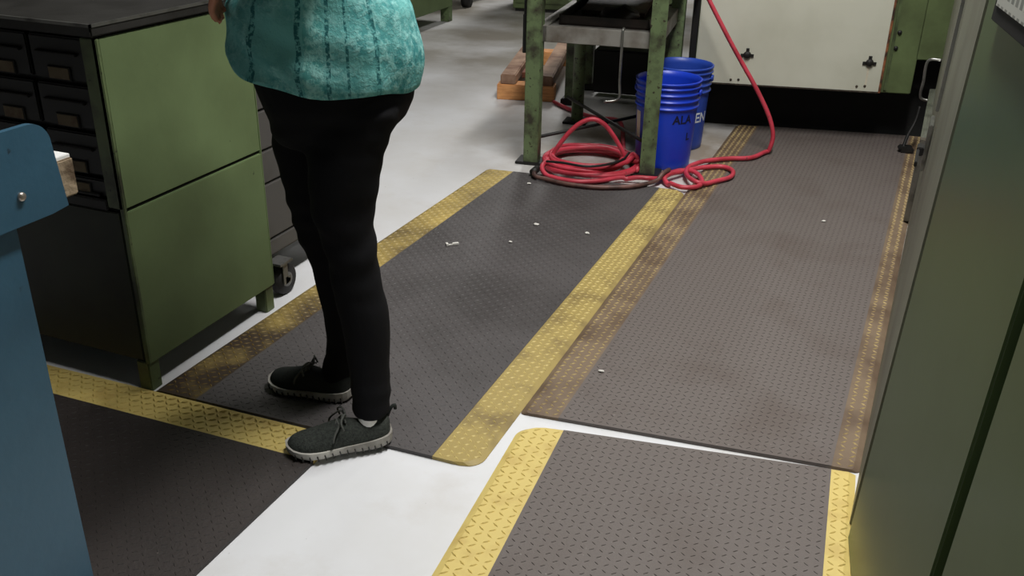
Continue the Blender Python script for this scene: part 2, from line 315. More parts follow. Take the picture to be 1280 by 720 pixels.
# ------------------------------------------------------------------ anti-fatigue mats
TH = .011
def floor_mat(name, label, P00, P10, P11, P01, borders, field_m, round_left=True, round_right=True, round_near=.05, group='diamond-plate floor mats', pitch=.0212):
    """quad P00 near-left, P10 near-right, P11 far-right, P01 far-left; borders = list of (side, width, material)"""
    P = [Vector((*p, 0)) for p in (P00, P10, P11, P01)]
    base = (P[0]+P[1]+P[2]+P[3])/4
    root = thing(name, label, 'floor mat', base, 0, group)
    W = ((P[1]-P[0]).length+(P[2]-P[3]).length)/2; Ln = ((P[3]-P[0]).length+(P[2]-P[1]).length)/2
    def pt(u, v, z=0):
        a, b_ = u/W, v/Ln
        return P[0]*(1-a)*(1-b_)+P[1]*a*(1-b_)+P[2]*a*b_+P[3]*(1-a)*b_ + Vector((0, 0, z)) - base
    wl = sum(b_[1] for b_ in borders if b_[0] == 'left'); wr = sum(b_[1] for b_ in borders if b_[0] == 'right'); wf = sum(b_[1] for b_ in borders if b_[0] == 'far')
    def inset(v):                                   # rounded corners of the outer border edge
        r = round_near
        for q in (v, Ln-v):
            if q < r: return r-math.sqrt(max(0, r*r-(r-q)**2))
        return 0
    def slab(us, vs, zf):
        """closed slab over the grid us(v) x vs with top height zf(k)"""
        bm = B(); top = []; bot = []
        for v in vs:
            ul = us(v); top.append([bm.verts.new(pt(u, v, zf[k])) for k, u in enumerate(ul)]); bot.append([bm.verts.new(pt(u, v, .0005)) for u in ul])
        for j in range(len(vs)-1):
            for k in range(len(zf)-1):
                bm.faces.new((top[j][k], top[j][k+1], top[j+1][k+1], top[j+1][k])); bm.faces.new((bot[j][k], bot[j+1][k], bot[j+1][k+1], bot[j][k+1]))
            for k, s in ((0, 1), (-1, -1)): bm.faces.new((top[j][k], top[j+1][k], bot[j+1][k], bot[j][k]))
        for j in (0, -1):
            for k in range(len(zf)-1): bm.faces.new((top[j][k], top[j][k+1], bot[j][k+1], bot[j][k]))
        return bm
    def vsamp(lo, hi):
        vs = [lo+(hi-lo)*k/24 for k in range(25)] + [round_near*k/8 for k in range(9)] + [Ln-round_near*k/8 for k in range(9)]
        return sorted({round(v, 4) for v in vs if lo+.0004 < v < hi-.0004} | {lo, hi})
    def treads(u0, u1, v0, v1, mname, parent, skew=0):
        bm = B(); nu, nv = max(1, int((u1-u0)/pitch)), max(1, int((v1-v0)/pitch))
        vv, ff = [], []
        for j in range(nv):
            for i in range(nu):
                u, v = u0+(i+.5)*(u1-u0)/nu, v0+(j+.5)*(v1-v0)/nv
                if inset(v) > 0 and (u < inset(v)+.012 or u > W-inset(v)-.012): continue
                a = R(38) if (i+j) % 2 else R(-38)
                ca, sa = math.cos(a), math.sin(a); L_, w_, h_ = .0118, .0037, .0030; k0 = len(vv)
                zb = TH-.0004
                if parent is not root: zb = TH*.85-.0004
                for du, dv, dz in ((-L_, 0, 0), (0, -w_, 0), (L_, 0, 0), (0, w_, 0), (-L_*.4, 0, h_), (L_*.4, 0, h_)):
                    vv.append(pt(u+du*ca-dv*sa, v+du*sa+dv*ca, zb+dz))
                ff += [(k0, k0+1, k0+4), (k0+1, k0+2, k0+5), (k0+1, k0+5, k0+4), (k0+2, k0+3, k0+5), (k0+3, k0, k0+4), (k0+3, k0+4, k0+5)]
        me = bpy.data.meshes.new('tread'); me.from_pydata(vv, [], ff); bm.free()
        o = link('tread', me, mname, parent); o['kind'] = 'stuff'; return o
    fld = obj('rubber_field', slab(lambda v: [wl, (wl+W-wr)/2, W-wr], vsamp(0, Ln-wf), [TH, TH, TH]), field_m, root)
    treads(wl+.004, W-wr-.004, .004, Ln-wf-.004, field_m+'_tread', fld)
    for side, bw, bm_ in borders:
        e = .018
        if side == 'left': o = obj('yellow_border', slab(lambda v: [inset(v)*round_left, inset(v)*round_left+e, bw], vsamp(0, Ln), [.002, TH*.85, TH*.9]), bm_, root); treads(e*.6, bw-.002, .006, Ln-.006, bm_+'_tread', o)
        elif side == 'right': o = obj('yellow_border', slab(lambda v: [W-bw, W-(inset(v) if round_right else 0)-e, W-(inset(v) if round_right else 0)], vsamp(0, Ln), [TH*.9, TH*.85, .002]), bm_, root); treads(W-bw+.002, W-e*.6, .006, Ln-.006, bm_+'_tread', o)
        else:
            bm = B(); box(bm, 0, 1, 0, 1, 0, 1)
            for q in bm.verts:
                far_ = q.co.y > .5; q.co = pt(q.co.x*W, Ln-bw if not far_ else Ln, .0005 if q.co.z < .5 else (TH*.9 if not far_ else TH*.6))
            o = obj('yellow_border', bm, bm_, root); treads(.004, W-.004, Ln-bw+.003, Ln-.006, bm_+'_tread', o)
    return root
floor_mat('floor_mat', 'dark slate floor mat with yellow borders under the standing person', (-1.814, 1.766), (-.8125, 1.803), (-.8125, 4.13), (-1.775, 4.03),
          [('left', .14, 'yellow_side'), ('right', .125, 'yellow_soiled')], 'rubber_slate', round_left=False)
floor_mat('floor_mat', 'long brown floor mat with grimy faded yellow borders reaching the machine', (-.812, 2.088), (.0885, 2.185), (.192, 5.598), (-.812, 5.386),
          [('left', .118, 'yellow_grimy'), ('right', .075, 'yellow_grimy')], 'rubber', round_near=.012)
floor_mat('floor_mat', 'brown-grey floor mat with clean bright yellow borders beside tall green cabinet', (-.665, .2), (.179, .2), (.080, 2.172), (-.787, 2.03),
          [('left', .118, 'yellow_clean'), ('right', .06, 'yellow_clean')], 'rubber', round_right=False)
floor_mat('floor_mat', 'dark floor mat with one yellow end border before the blue bench', (-2.5, .1), (-1.228, .1), (-1.205, 1.781), (-2.5, 1.742),
          [('far', .124, 'yellow_clean')], 'rubber_dark', round_near=.002)

# ------------------------------------------------------------------ green drawer workbench
cx, cy = -1.819, 1.766
XL, YB = -2.66, 2.36
t = thing('drawer_workbench', 'green steel workbench cabinet with black drawers and dark steel top', 'workbench', ((XL+cx)/2, (cy+YB)/2, 0))
o_ = t.location.copy()
def tb(name, x0, x1, y0, y1, z0, z1, mn, bevel=0, parent=None, smooth=False): return obj(name, box(B(), x0, x1, y0, y1, z0, z1), mn, parent or t, smooth, bevel, off=o_)
tb('upper_body', XL+.02, cx-.006, cy+.03, YB-.005, .56, 1.0, 'drawer_black')
tb('lower_body', XL+.02, cx-.006, cy+.01, YB-.005, .092, .55, 'black_steel')
tb('side_panel', cx-.008, cx, cy+.012, YB, .556, .998, 'green_paint', .002)
tb('side_panel', cx-.008, cx+.002, cy+.004, YB, .09, .546, 'green_paint', .002)
tb('side_panel', XL, XL+.02, cy, YB, .09, .998, 'green_paint', .002)
tb('back_panel', XL, cx, YB, YB+.008, .09, .998, 'green_paint', .002)
tb('corner_post', cx-.05, cx+.001, cy, cy+.012, .556, .998, 'green_edge', .002)
tb('corner_post', cx-.012, cx+.003, cy, cy+.012, .09, .998, 'green_edge', .002)
tb('corner_post', XL, XL+.05, cy, cy+.012, .09, .998, 'green_edge', .002)
tb('door', XL+.05, cx-.014, cy-.001, cy+.012, .1, .545, 'green_dark', .003)
tb('mid_rail', XL+.05, cx-.05, cy-.004, cy+.03, .548, .576, 'black_steel', .003)
for x in (XL+.025, cx-.025):
    for y in (cy+.022, YB-.022): tb('leg', x-.022, x+.022, y-.022, y+.022, 0, .094, 'green_edge', .003)
top = tb('worktop', XL-.01, cx+.006, cy-.014, YB+.02, 1.004, 1.034, 'top_dark', .004)
tb('edge_highlight', XL-.012, cx+.008, cy-.017, cy-.010, 1.028, 1.036, 'edge_steel', 0, top)  # thin bright strips stand in for the highlight along the worktop edge
tb('edge_highlight', cx+.005, cx+.008, cy-.017, YB+.02, 1.028, 1.036, 'edge_steel', 0, top)
for r_ in range(4):
    zt = .992-r_*.122; 
    for c_ in range(4):
        x1_ = cx-.056-c_*.187; x0_ = x1_-.178
        if zt-.106 < .565: zb = .58
        else: zb = zt-.108
        if zt-zb < .03: continue
        d = tb('drawer', x0_, x1_, cy+.012, cy+.034, zb, zt, 'drawer_black', .004)
        zc = zt-.092 if r_ < 3 else zt-.03
        xc = (x0_+x1_)/2
        hh = .014
        tb('label_holder', xc-.038, xc+.038, cy+.008, cy+.014, zc-hh-.003+.0, zc+hh+.003, 'black_steel', .001, d)
        tb('label_card', xc-.033, xc+.033, cy+.0065, cy+.009, zc-hh, zc+hh, 'label_card', 0, d)
        tb('pull_lip', x0_+.02, x1_-.02, cy+.002, cy+.014, zt-.045, zt-.038, 'black_steel', .002, d)

# ------------------------------------------------------------------ grey rolling tool chest behind it
t = thing('rolling_tool_chest', 'dark grey tool chest on casters behind the green workbench', 'tool chest', (-2.12, 2.72, 0))
o_ = t.location.copy()
tb('body', -2.36, -1.905, 2.43, 3.02, .13, 1.0, 'chest_grey', .004)
for z0, z1 in ((.145, .2), (.206, .398), (.404, .512), (.518, .646), (.652, .78), (.786, .985)):
    d = tb('drawer', -1.906, -1.888, 2.435, 3.015, z0, z1, 'chest_grey', .004)
    tb('handle', -1.888, -1.876, 2.62, 2.86, z1-.024, z1-.01, 'chest_grey', .003, d)
tb('top', -2.37, -1.885, 2.42, 3.03, .998, 1.03, 'chest_grey', .005)
for x in (-2.3, -1.862):
    for y in (2.475, 2.95):
        c = obj('caster', cyl(B(), (x-.016, y, .056), (x+.016, y, .056), .056, n=28), 'caster_rubber', t, True, off=o_, bevel=.004)
        obj('hub', cyl(B(), (x-.019, y, .056), (x+.019, y, .056), .026, n=18), 'caster_metal', c, True, off=o_)
        bm = B()
        for s in (-.022, .022): box(bm, x+s-.002, x+s+.002, y-.03, y-.004, .045, .128); box(bm, x+s-.002, x+s+.002, y-.018, y+.012, .045, .07)
        box(bm, x-.03, x+.03, y-.05, y+.02, .122, .131); cyl(bm, (x-.024, y, .056), (x+.024, y, .056), .008, n=10)
        obj('fork', bm, 'caster_metal', c, off=o_)

# ------------------------------------------------------------------ blue workbench at the left
BX = -1.30
t = thing('blue_workbench', 'blue painted steel workbench with raised rounded side plate', 'workbench', (-1.65, .5, 0))
o_ = t.location.copy()
def plate(bm, x0, x1, pts):
    a = [bm.verts.new((x0, y, z)) for y, z in pts]; b_ = [bm.verts.new((x1, y, z)) for y, z in pts]
    bm.faces.new(a[::-1]); bm.faces.new(b_); n = len(pts)
    for i in range(n): bm.faces.new((a[i], a[(i+1) % n], b_[(i+1) % n], b_[i]))
    return bm
ye, zt, zb = 1.137, 1.018, .858
corner = [(ye-.045+.04*math.sin(R(a)), zt-.04+.04*math.cos(R(a))) for a in range(0, 91, 10)]
tl = [(-.35, zt)] + corner + [(ye+.006, zb+.004), (ye-.03, zb), (-.35, zb)]
sp_ = obj('side_plate', plate(B(), BX-.012, BX, tl), 'blue_paint', t, off=o_)
obj('screw', ball(B(), (BX+.002, 1.052, .907), .005, .008, .008, 12), 'screw_metal', sp_, True, off=o_)
obj('screw', ball(B(), (BX+.002, .30, .907), .005, .008, .008, 12), 'screw_metal', sp_, True, off=o_)
obj('side_plate', plate(B(), -2.0, -1.988, tl), 'blue_paint', t, off=o_)
for x in (BX-.016, -1.988): tb('leg_panel', x-.03, x, .2, 1.046, TH+.0005, zb+.05, 'blue_paint', .003)
tb('cross_panel', -1.99, BX-.045, 1.0, 1.02, .05, .7, 'blue_paint', .003)
bt = tb('bench_board', -1.985, BX-.016, -.35, 1.185, .868, .936, 'worn_wood', .003)
tb('white_top', -1.982, BX-.02, -.34, 1.183, .934, .942, 'white_top', .001, bt)

# ------------------------------------------------------------------ tall green cabinet on the right (glossy doors)
a0 = Vector((.079, 1.925, 0)); AR = R(-7.5)      # front face runs towards the camera from a0
t = thing('tall_cabinet', 'tall glossy dark green steel cabinet with a gridded notice on its door', 'cabinet', a0, R(7.5))
# local frame: -y runs along the doors towards the viewer, +x is depth
def lb(name, x0, x1, y0, y1, z0, z1, mn, bevel=0, parent=None): return obj(name, box(B(), x0, x1, y0, y1, z0, z1), mn, parent or t, False, bevel)
lb('body', .03, .56, -1.66, -.08, .0, 1.95, 'green_edge', .004)
lb('gap_strip', .018, .034, -1.6, -.004, .005, 1.94, 'black_gap')
d1 = lb('door', 0, .02, -.655, -.016, .004, 1.94, 'green_gloss', .004)
d2 = lb('door', 0, .02, -.982, -.70, .004, 1.94, 'green_gloss', .004)
d3 = lb('door', 0, .02, -1.65, -.988, .004, 1.94, 'green_gloss', .004)
lb('handle', -.02, .002, -1.06, -1.03, 1.0, 1.16, 'edge_steel', .004, d3)
LEAN = .034                                         # the cabinet leans slightly off plumb
def lean(o):
    for v in o.data.vertices: v.co.x += LEAN*v.co.z
    for c in o.children: lean(c)
nb = lb('notice', -.012, -.0005, -.66, -.13, 1.196, 1.6, 'black_gap', .002)
lb('notice_sheet', -.0135, -.011, -.645, -.148, 1.222, 1.585, 'notice_print', 0, nb)
for o in t.children: lean(o)

# ------------------------------------------------------------------ long grey-green enclosure beyond it
e0, e1 = Vector((.080, 1.955, 0)), Vector((.178, 5.084, 0)); ang = math.atan2(-(e1.x-e0.x), e1.y-e0.y); EL = (e1-e0).length
t = thing('machine_enclosure', 'long grey-green machine enclosure running behind the tall green cabinet', 'machine', e0, ang)
lb('body', .006, .8, .006, EL-.004, 0, 1.75, 'green_grey', .004)
for k in range(3): lb('side_panel', 0, .008, .004+k*EL/3, (k+1)*EL/3-.004, .004, 1.745, 'green_grey', .002)
k = lb('kick_guard', -.022, .0, EL-.95, EL-.002, .014, .375, 'edge_steel', .003)
lb('guard_lip', -.026, .002, EL-.95, EL, .372, .384, 'tarnish', .001, k)
hb = B(); tube(hb, spline([(0, EL-.02, .33), (-.06, EL-.02, .34), (-.062, EL-.02, .42), (-.06, EL-.02, .52), (0, EL-.02, .53)], 6), .007, 10)
obj('grab_handle', hb, 'edge_steel', t, True)
lb('latch_plate', -.012, .0, EL-1.7, EL-1.55, .46, .62, 'edge_steel', .003)
lh = B(); box(lh, -.035, -.012, EL-1.66, EL-1.6, .5, .53); box(lh, -.035, -.025, EL-1.82, EL-1.6, .505, .525)
obj('latch_lever', lh, 'black_steel', t, bevel=.003)
lb('hinge_bar', -.01, .0, 1.2, 1.23, .72, 1.4, 'edge_steel', .002)
def twist(o):                                       # its near end leans with the cabinet, its far end stands plumb
    for v in o.data.vertices: v.co.x += LEAN*v.co.z*max(0, 1-v.co.y/EL)
    for c in o.children: twist(c)
for o in t.children: twist(o)

t = thing('foot_pedal', 'black foot pedal lever on the floor beside the machine base', 'pedal', (.1, 5.25, TH), R(10)); t.scale = (.6, .8, .8)
lb('base', -.05, .06, -.05, .06, 0, .03, 'black_steel', .005)
obj('lever', tube(B(), spline([(-.03, -.02, .02), (.0, .02, .1), (.05, .06, .19), (.07, .09, .28)], 5), .014, 8), 'black_steel', t, True)
lb('tread_plate', -.07, 0, -.05, .0, .02, .04, 'black_steel', .004)

# ------------------------------------------------------------------ machine with white front panel
ml, mr = Vector((-.968, 5.359, 0)), Vector((.148, 5.598, 0)); mang = math.atan2(mr.y-ml.y, mr.x-ml.x)
t = thing('machine', 'large green machine with an off-white sheet metal front panel', 'machine', (-.94, 5.115, 0), mang)
lb('body', -.1, 1.04, .03, .9, .285, 1.7, 'green_machine', .005)
lb('body_side', 1.035, 1.7, .03, .9, .465, 1.7, 'green_machine', .005)
lb('recess', 1.03, 1.7, .2, .9, .285, .47, 'black_gap')
lb('toe_base', -.1, 1.7, .27, .9, 0, .29, 'black_gap')
lb('gap_shade', -.12, -.088, .02, .88, .29, 1.7, 'black_steel', .003)  # black strip in place of the shade in the gap left of the panel
p = lb('front_panel', -.085, .872, 0, .03, .288, 1.6, 'white_panel', .004)
lb('panel_trim', .872, .884, .004, .032, .288, 1.6, 'rust_edge', .001, p)
lb('grime_strip', -.085, .872, -.0012, .002, .288, .296, 'grime', 0, p)
lb('cover_strip', .9, .915, .022, .032, .3, 1.6, 'green_edge', .002)
for x, z in ((.18, .452), (.803, .445)):
    bm = B(); ball(bm, (x, -.006, z), .02, .014, .02, 12); box(bm, x-.034, x+.034, -.006, .0, z-.012, z+.004); box(bm, x-.008, x+.008, -.012, 0, z, z+.034)
    obj('latch_knob', bm, 'black_steel', p)
    lb('drip_stain', x-.005, x+.004, -.0011, .001, z-.12, z-.01, 'cream_label', 0, p)
for x, z in ((.11, .315), (.15, .318), (.76, .318), (.80, .322)):
    obj('screw', ball(B(), (x, -.001, z), .007, .004, .007, 8), 'grime', p)
for x, z in ((.93, .6), (.925, .52), (1.2, .56)): obj('bolt', ball(B(), (x, .028, z), .012, .01, .012, 8), 'black_steel', t)

# ------------------------------------------------------------------ green machine bed behind the table
t = thing('machine_bed', 'low green machine bed on square legs behind the steel table', 'machine', (-1.5, 5.75, 0), R(6))
lb('bed', -.38, .22, -.22, .2, .36, .62, 'green_machine', .006)
lb('bed_top', -.4, .22, -.25, .22, .62, .66, 'green_edge', .004)
for x, y in ((-.36, -.26), (.16, -.2), (-.36, .16), (.16, .16)):
    lb('leg', x-.04, x+.04, y-.04, y+.04, .02, .62, 'green_leg', .004); lb('foot', x-.06, x+.06, y-.06, y+.06, 0, .04, 'black_steel', .006)
lb('sump', -.28, .1, -.05, .12, .03, .30, 'black_steel', .01)
lb('upright', -.1, .2, .02, .2, .66, 1.4, 'green_machine', .005)

# ------------------------------------------------------------------ steel table with shelf
La, Ra = Vector((-1.622, 4.245, 0)), Vector((-1.045, 4.315, 0))
t = thing('steel_table', 'green-legged steel table with a rusty grey lower shelf', 'table', (La+Ra)/2, math.atan2(Ra.y-La.y, Ra.x-La.x))
hw = (Ra-La).length/2
D = .80
legs = [(-hw, 0), (hw, 0), (-hw, D), (hw, D)]
for i, (x, y) in enumerate(legs):
    bm = B()
    if i != 2:
        if i == 1:                                        # angle iron with an open flange
            box(bm, x-.036, x+.036, -.036, -.026, .0, .9); box(bm, x-.036, x-.026, -.026, .02, 0, .9)
        else: box(bm, x-.036, x+.036, y-.036, y+.036, .0, .9)
        l = obj('leg', bm, 'green_leg', t, bevel=.003 if i != 1 else 0)
    else: l = obj('leg', cyl(bm, (x+.06, y, 0), (x+.06, y, .9), .034, n=18), 'green_leg', t, True)
    xx = x+.06 if i == 2 else x
    lb('foot_plate', xx-.075, xx+.06, y-.05, y+.07, 0, .014, 'black_steel', .003, l)
sh = lb('shelf', -hw+.02, hw-.02, .01, D+.02, .652, .664, 'shelf_steel')
for args in ((-hw+.02, hw-.02, 0, .02, .598, .672), (-hw+.02, hw-.02, D+.01, D+.03, .598, .672), (-hw+.0, -hw+.055, 0, D+.02, .598, .674), (hw-.05, hw-.0, .04, D+.02, .598, .674)):
    lb('shelf_rim', *args, 'shelf_steel', .002, sh)
lb('table_top', -hw-.06, hw+.06, -.06, D+.08, .9, .94, 'top_steel', .004)
obj('cross_brace', cyl(B(), (-hw, .0, .125), (hw, D, .125), .009, n=8), 'black_steel', t, True)
obj('cross_brace', cyl(B(), (hw, 0, .145), (-hw, D, .145), .009, n=8), 'black_steel', t, True)
tt = t
t = thing('oily_tray', 'black oil-stained drip tray lying on the table shelf', 'tray', (tt.location.x, tt.location.y, .6642), tt.rotation_euler.z)
bm = B(); v = .0
box(bm, -hw+.09, hw-.06, .10, D-.02, .0, .01)
for a in ((-hw+.09, hw-.06, .10, .112, 0, .045), (-hw+.09, hw-.06, D-.03, D-.02, 0, .06), (-hw+.09, -hw+.1, .1, D-.02, 0, .05), (hw-.07, hw-.06, .1, D-.02, 0, .05)): box(bm, *a)
obj('tray_pan', bm, 'oily', t, bevel=.0)
t = thing('scrap_board', 'dark brown oily board lying in the drip tray and over its back edge', 'board', (tt.location.x, tt.location.y, .664), tt.rotation_euler.z)
bm = B(); box(bm, -.15, .17, 0, .47, 0, .022, Matrix.Translation((0, .37, .0115)) @ Matrix.Rotation(math.atan2(.0495, D-.03-.37), 4, 'X'))   # near edge on the tray floor, far end over its back wall
obj('panel', bm, 'oily_brown', t, bevel=.003)
t = thing('oily_rag', 'crumpled dark oily rag heaped in the shelf tray', 'rag', (tt.location.x, tt.location.y, .675), tt.rotation_euler.z)
bm = B(); ball(bm, (.07, .235, .03), .10, .085, .045, 20)
for q in bm.verts: q.co += Vector((noise.noise(q.co*22), noise.noise(q.co*22+Vector((5, 1, 2))), noise.noise(q.co*18+Vector((2, 7, 3)))))*.018
for q in bm.verts: q.co.z = max(q.co.z, .0002)
obj('cloth', bm, 'oily', t, True)
t = thing('hook_rod', 'thin steel rod hooked over the front rim of the table shelf', 'rod', (tt.location.x, tt.location.y, 0), tt.rotation_euler.z)
obj('rod', tube(B(), spline([(.125, .034, .668), (.125, .022, .680), (.125, .002, .680), (.125, -.0075, .665), (.125, -.0075, .60), (.125, -.0065, .45), (.125, -.006, .36), (.06, -.03, .345)], 5), .006, 8), 'edge_steel', t, True)
t = thing('hanging_strap', 'dark narrow strap hanging beside the left table leg', 'strap', (tt.location.x, tt.location.y, 0), tt.rotation_euler.z)
obj('strap', box(B(), -hw-.056, -hw-.044, -.004, .002, .545, .9), 'black_steel', t)
obj('strap_end', box(B(), -hw-.06, -hw-.04, -.007, .005, .54, .72), 'drawer_black', t, bevel=.002)

# ------------------------------------------------------------------ buckets
def text_mesh(body, size):
    cu = bpy.data.curves.new('lettering', 'FONT'); cu.body = body; cu.size = size; cu.extrude = 0; cu.align_x = 'CENTER'; cu.resolution_u = 2; cu.offset = 0.0015
    o = bpy.data.objects.new('lettering', cu); COL.objects.link(o)
    bpy.context.view_layer.update()
    me = bpy.data.meshes.new_from_object(o.evaluated_get(bpy.context.evaluated_depsgraph_get()))
    bpy.data.objects.remove(o); bpy.data.curves.remove(cu); me.materials.clear(); return me
def bucket(name, label, loc, rz, mname, hgt=.43):
    t = thing(name, label, 'bucket', loc, rz, 'blue plastic buckets beneath the table')
    rb, rt_ = .135, .154
    def rad(z): return rb+(rt_-rb)*z/hgt
    prof = [(0.001, .004), (rb-.012, .004), (rb-.004, 0), (rb, .006)]
    for k in range(1, 12):
        z = .29*k/11; prof.append((rad(z), z))
    for z in (.302, .336, .368, .398):
        prof += [(rad(z-.004)+.001, z-.004), (rad(z)+.007, z-.002), (rad(z)+.008, z+.002), (rad(z)+.007, z+.005), (rad(z)+.001, z+.007)]
    prof += [(rad(hgt)-.0, hgt-.014), (rad(hgt)+.006, hgt-.012), (rad(hgt)+.007, hgt-.002), (rad(hgt)+.003, hgt), (rad(hgt)-.002, hgt-.001)]
    prof += [(rad(hgt-.03)-.003, hgt-.03), (rad(.2)-.003, .2), (rb-.003, .012), (.001, .010)]
    bm, _ = lathe(B(), prof, 56)
    o = obj('shell', bm, mname, t, True)
    for s in (0, math.pi):
        c = math.cos(s)*(rad(.37)+.004); cs = math.sin(s)
        obj('ear', cyl(B(), (c*.99, 0, .37), (c*1.06, 0, .37), .018, .016, 14), mname, t, True)
    return t, rad
def wrap(me, rad, z0, a0, mname, parent, name):
    for v in me.vertices:
        z = z0+v.co.y; r_ = rad(z)+.0012; a = a0+v.co.x/r_
        v.co = (r_*math.cos(a), r_*math.sin(a), z)
    return link(name, me, mname, parent)
def label_patch(rad, z0, z1, a0, a1, mname, parent):
    bm = B(); n = 8; g = []
    for z in (z0, z1):
        g.append([bm.verts.new(((rad(z)+.001)*math.cos(a0+(a1-a0)*k/n), (rad(z)+.001)*math.sin(a0+(a1-a0)*k/n), z)) for k in range(n+1)])
    for k in range(n): bm.faces.new((g[0][k], g[0][k+1], g[1][k+1], g[1][k]))
    return obj('sticker', bm, mname, parent)
def facing(loc, off): return math.atan2(-loc[1], -loc[0])+off      # angle on the bucket that looks to the viewer, plus an offset
bl = (-1.03, 4.535, 0)
t, rad = bucket('bucket', 'bright blue plastic bucket with black marker writing beside a table leg', bl, 0, 'blue_plastic')
wrap(text_mesh('ALA', .058), rad, .235, facing(bl, .60), 'marker_ink', t, 'lettering')
wrap(text_mesh('L', .05), rad, .15, facing(bl, .9), 'marker_ink', t, 'lettering')
label_patch(rad, .13, .275, facing(bl, -1.28), facing(bl, -.98), 'cream_label', t)
bl = (-1.045, 4.885, 0)
t, rad = bucket('bucket', 'faded blue plastic bucket with white lettering near the machine base', bl, 0, 'blue_plastic_faded')
wrap(text_mesh('TEN', .072), rad, .15, facing(bl, .80), 'white_print', t, 'lettering')

# ------------------------------------------------------------------ red air hose
HR = .0115
rnd = random.Random(3)
pts = []
fl_ = .014
behind = [gnd(x, y, fl_) for x, y in ((775, 152), (745, 147), (715, 138), (692, 127))]
behind = behind[::-1]
pts += behind
c0 = gnd(736, 208, 0)
e1v, e2v = Vector((math.cos(YAW), math.sin(YAW), 0)), Vector((-math.sin(YAW), math.cos(YAW), 0))
pts += [c0+e1v*.2+e2v*.3+Vector((0, 0, .016))]
turns, per = 6, 14
for k in range(turns*per):
    a = R(20)+2*math.pi*k/per; tn = k/per
    rx = .215+.03*math.sin(tn*2.1)+.012*math.sin(k*.9); ry = .20+.028*math.cos(tn*1.7)
    off = e1v*(.015*math.sin(tn*2.3))+e2v*(.02*math.cos(tn*3.1))
    pts.append(c0+off+e1v*(rx*math.cos(a))+e2v*(ry*math.sin(a))+Vector((0, 0, fl_+.019*((tn*1.0) % 3.0)*.9+.004*math.sin(k))))
pts.append(c0+e1v*.235-e2v*.06+Vector((0, 0, .05)))
# arching loop standing up out of the coil, then one last sweep along its near side
Pn = -FW.copy(); Pn.z = 0
arch_o = c0-e2v*.02
for x, y in ((784, 199), (776, 185), (767, 170), (756, 156), (742, 149), (727, 153), (712, 165), (699, 181), (688, 197)):
    pts.append(onpl(x, y, arch_o, Pn))
for x, y, z in ((678, 207, .05), (681, 217, .03), (696, 226, fl_), (722, 230, fl_), (750, 229, fl_), (775, 225, fl_), (796, 222, .03), (812, 223, .03), (824, 223, .02), (836, 217, fl_), (852, 213, .02), (868, 218, fl_), (877, 228, fl_), (872, 236, fl_), (852, 237, fl_), (836, 231, fl_), (831, 222, .03), (843, 216, .035),
                (870, 212, .02), (900, 211, fl_), (915, 216, fl_), (913, 224, fl_), (896, 229, fl_), (872, 228, .036), (858, 218, .034), (862, 208, .03), (880, 203, .02), (910, 201, fl_), (938, 200, fl_)):
    pts.append(gnd(x, y, z))
rise = gnd(955, 196, 0)
for x, y, dz in ((956, 194, 0), (964, 181, 0), (966, 165, 0), (960, 142, 0), (946, 112, 0), (930, 83, 0), (914, 54, 0), (899, 25, 0), (886, -1, 0), (875, -26, 0)):
    k = max(0, (194-y)/194)
    pts.append(onpl(x, y, rise+e2v*(.22*k), Pn))
# above the picture it runs up to an air coupling screwed into the machine's front panel
def on_machine(x, y, z): return Vector((-.94, 5.115, 0)) + Matrix.Rotation(mang, 3, 'Z') @ Vector((x, y, z))
pts += [on_machine(-.06, -.10, 1.0), on_machine(-.045, -.085, 1.16), on_machine(-.03, -.055, 1.235), on_machine(-.022, -.03, 1.25)]
# keep the hoses on top of the mats and foot plates and outside the buckets and the table leg
BUCKETS = [(-1.03, 4.535), (-1.045, 4.885)]
TAB = Matrix.Translation((La+Ra)/2) @ Matrix.Rotation(math.atan2(Ra.y-La.y, Ra.x-La.x), 4, 'Z'); TABI = TAB.inverted()
def floor_z(p):
    z = .0005; l = TABI @ p
    if -1.83 < p.x < -.80 and p.y < 4.045+(p.x+1.775)/.9625*.1: z = TH+.0032
    if -.825 < p.x < .2 and p.y < 5.6: z = TH+.0032
    for x, y in legs[:2]:
        if x-.09 < l.x < x+.075 and y-.065 < l.y < y+.085: z = max(z, .0145)
    return z
def settle(path, rad_):
    path = [p.copy() for p in path]
    for p in path:
        if p.z < .5:
            for bx, by in BUCKETS:
                need = .135+.019*p.z/.43+rad_+.002; d = Vector((p.x-bx, p.y-by, 0))
                if d.length < need: d = d.normalized()*need; p.x, p.y = bx+d.x, by+d.y
        l = TABI @ p
        for x, y in legs:
            h_ = .037+rad_
            if abs(l.x-x) < h_ and abs(l.y-y) < h_:
                l.y = y-h_; q_ = TAB @ l; p.x, p.y = q_.x, q_.y
    low = [floor_z(p)+rad_ for p in path]; n = len(path)
    low = [max(low[max(0, i-3):i+4]) for i in range(n)]
    for p, z in zip(path, low): p.z = max(p.z, z)
    return path
def lift_over(path, rad_, others, orad):
    for p in path:
        for q_ in others:
            h2 = (p.x-q_.x)**2+(p.y-q_.y)**2; c_ = rad_+orad
            if h2 < c_*c_ and p.z < q_.z+math.sqrt(c_*c_-h2): p.z = q_.z+math.sqrt(c_*c_-h2)
    z = [p.z for p in path]
    for i, p in enumerate(path): p.z = max(z[i], (max(z[max(0, i-2):i+3])*.6+z[i]*.4))
    return path
RED = settle(spline(pts, 6), HR)
hose = thing('air_hose', 'red rubber air hose coiled on the floor around the table leg', 'hose', c0)
obj('hose_tube', tube(B(), [p-c0 for p in RED], HR, 8), 'red_hose', hose, True)
obj('coupling', cyl(B(), on_machine(-.025, -.045, 1.243)-c0, on_machine(-.015, .004, 1.256)-c0, .017, n=12), 'edge_steel', hose, True)
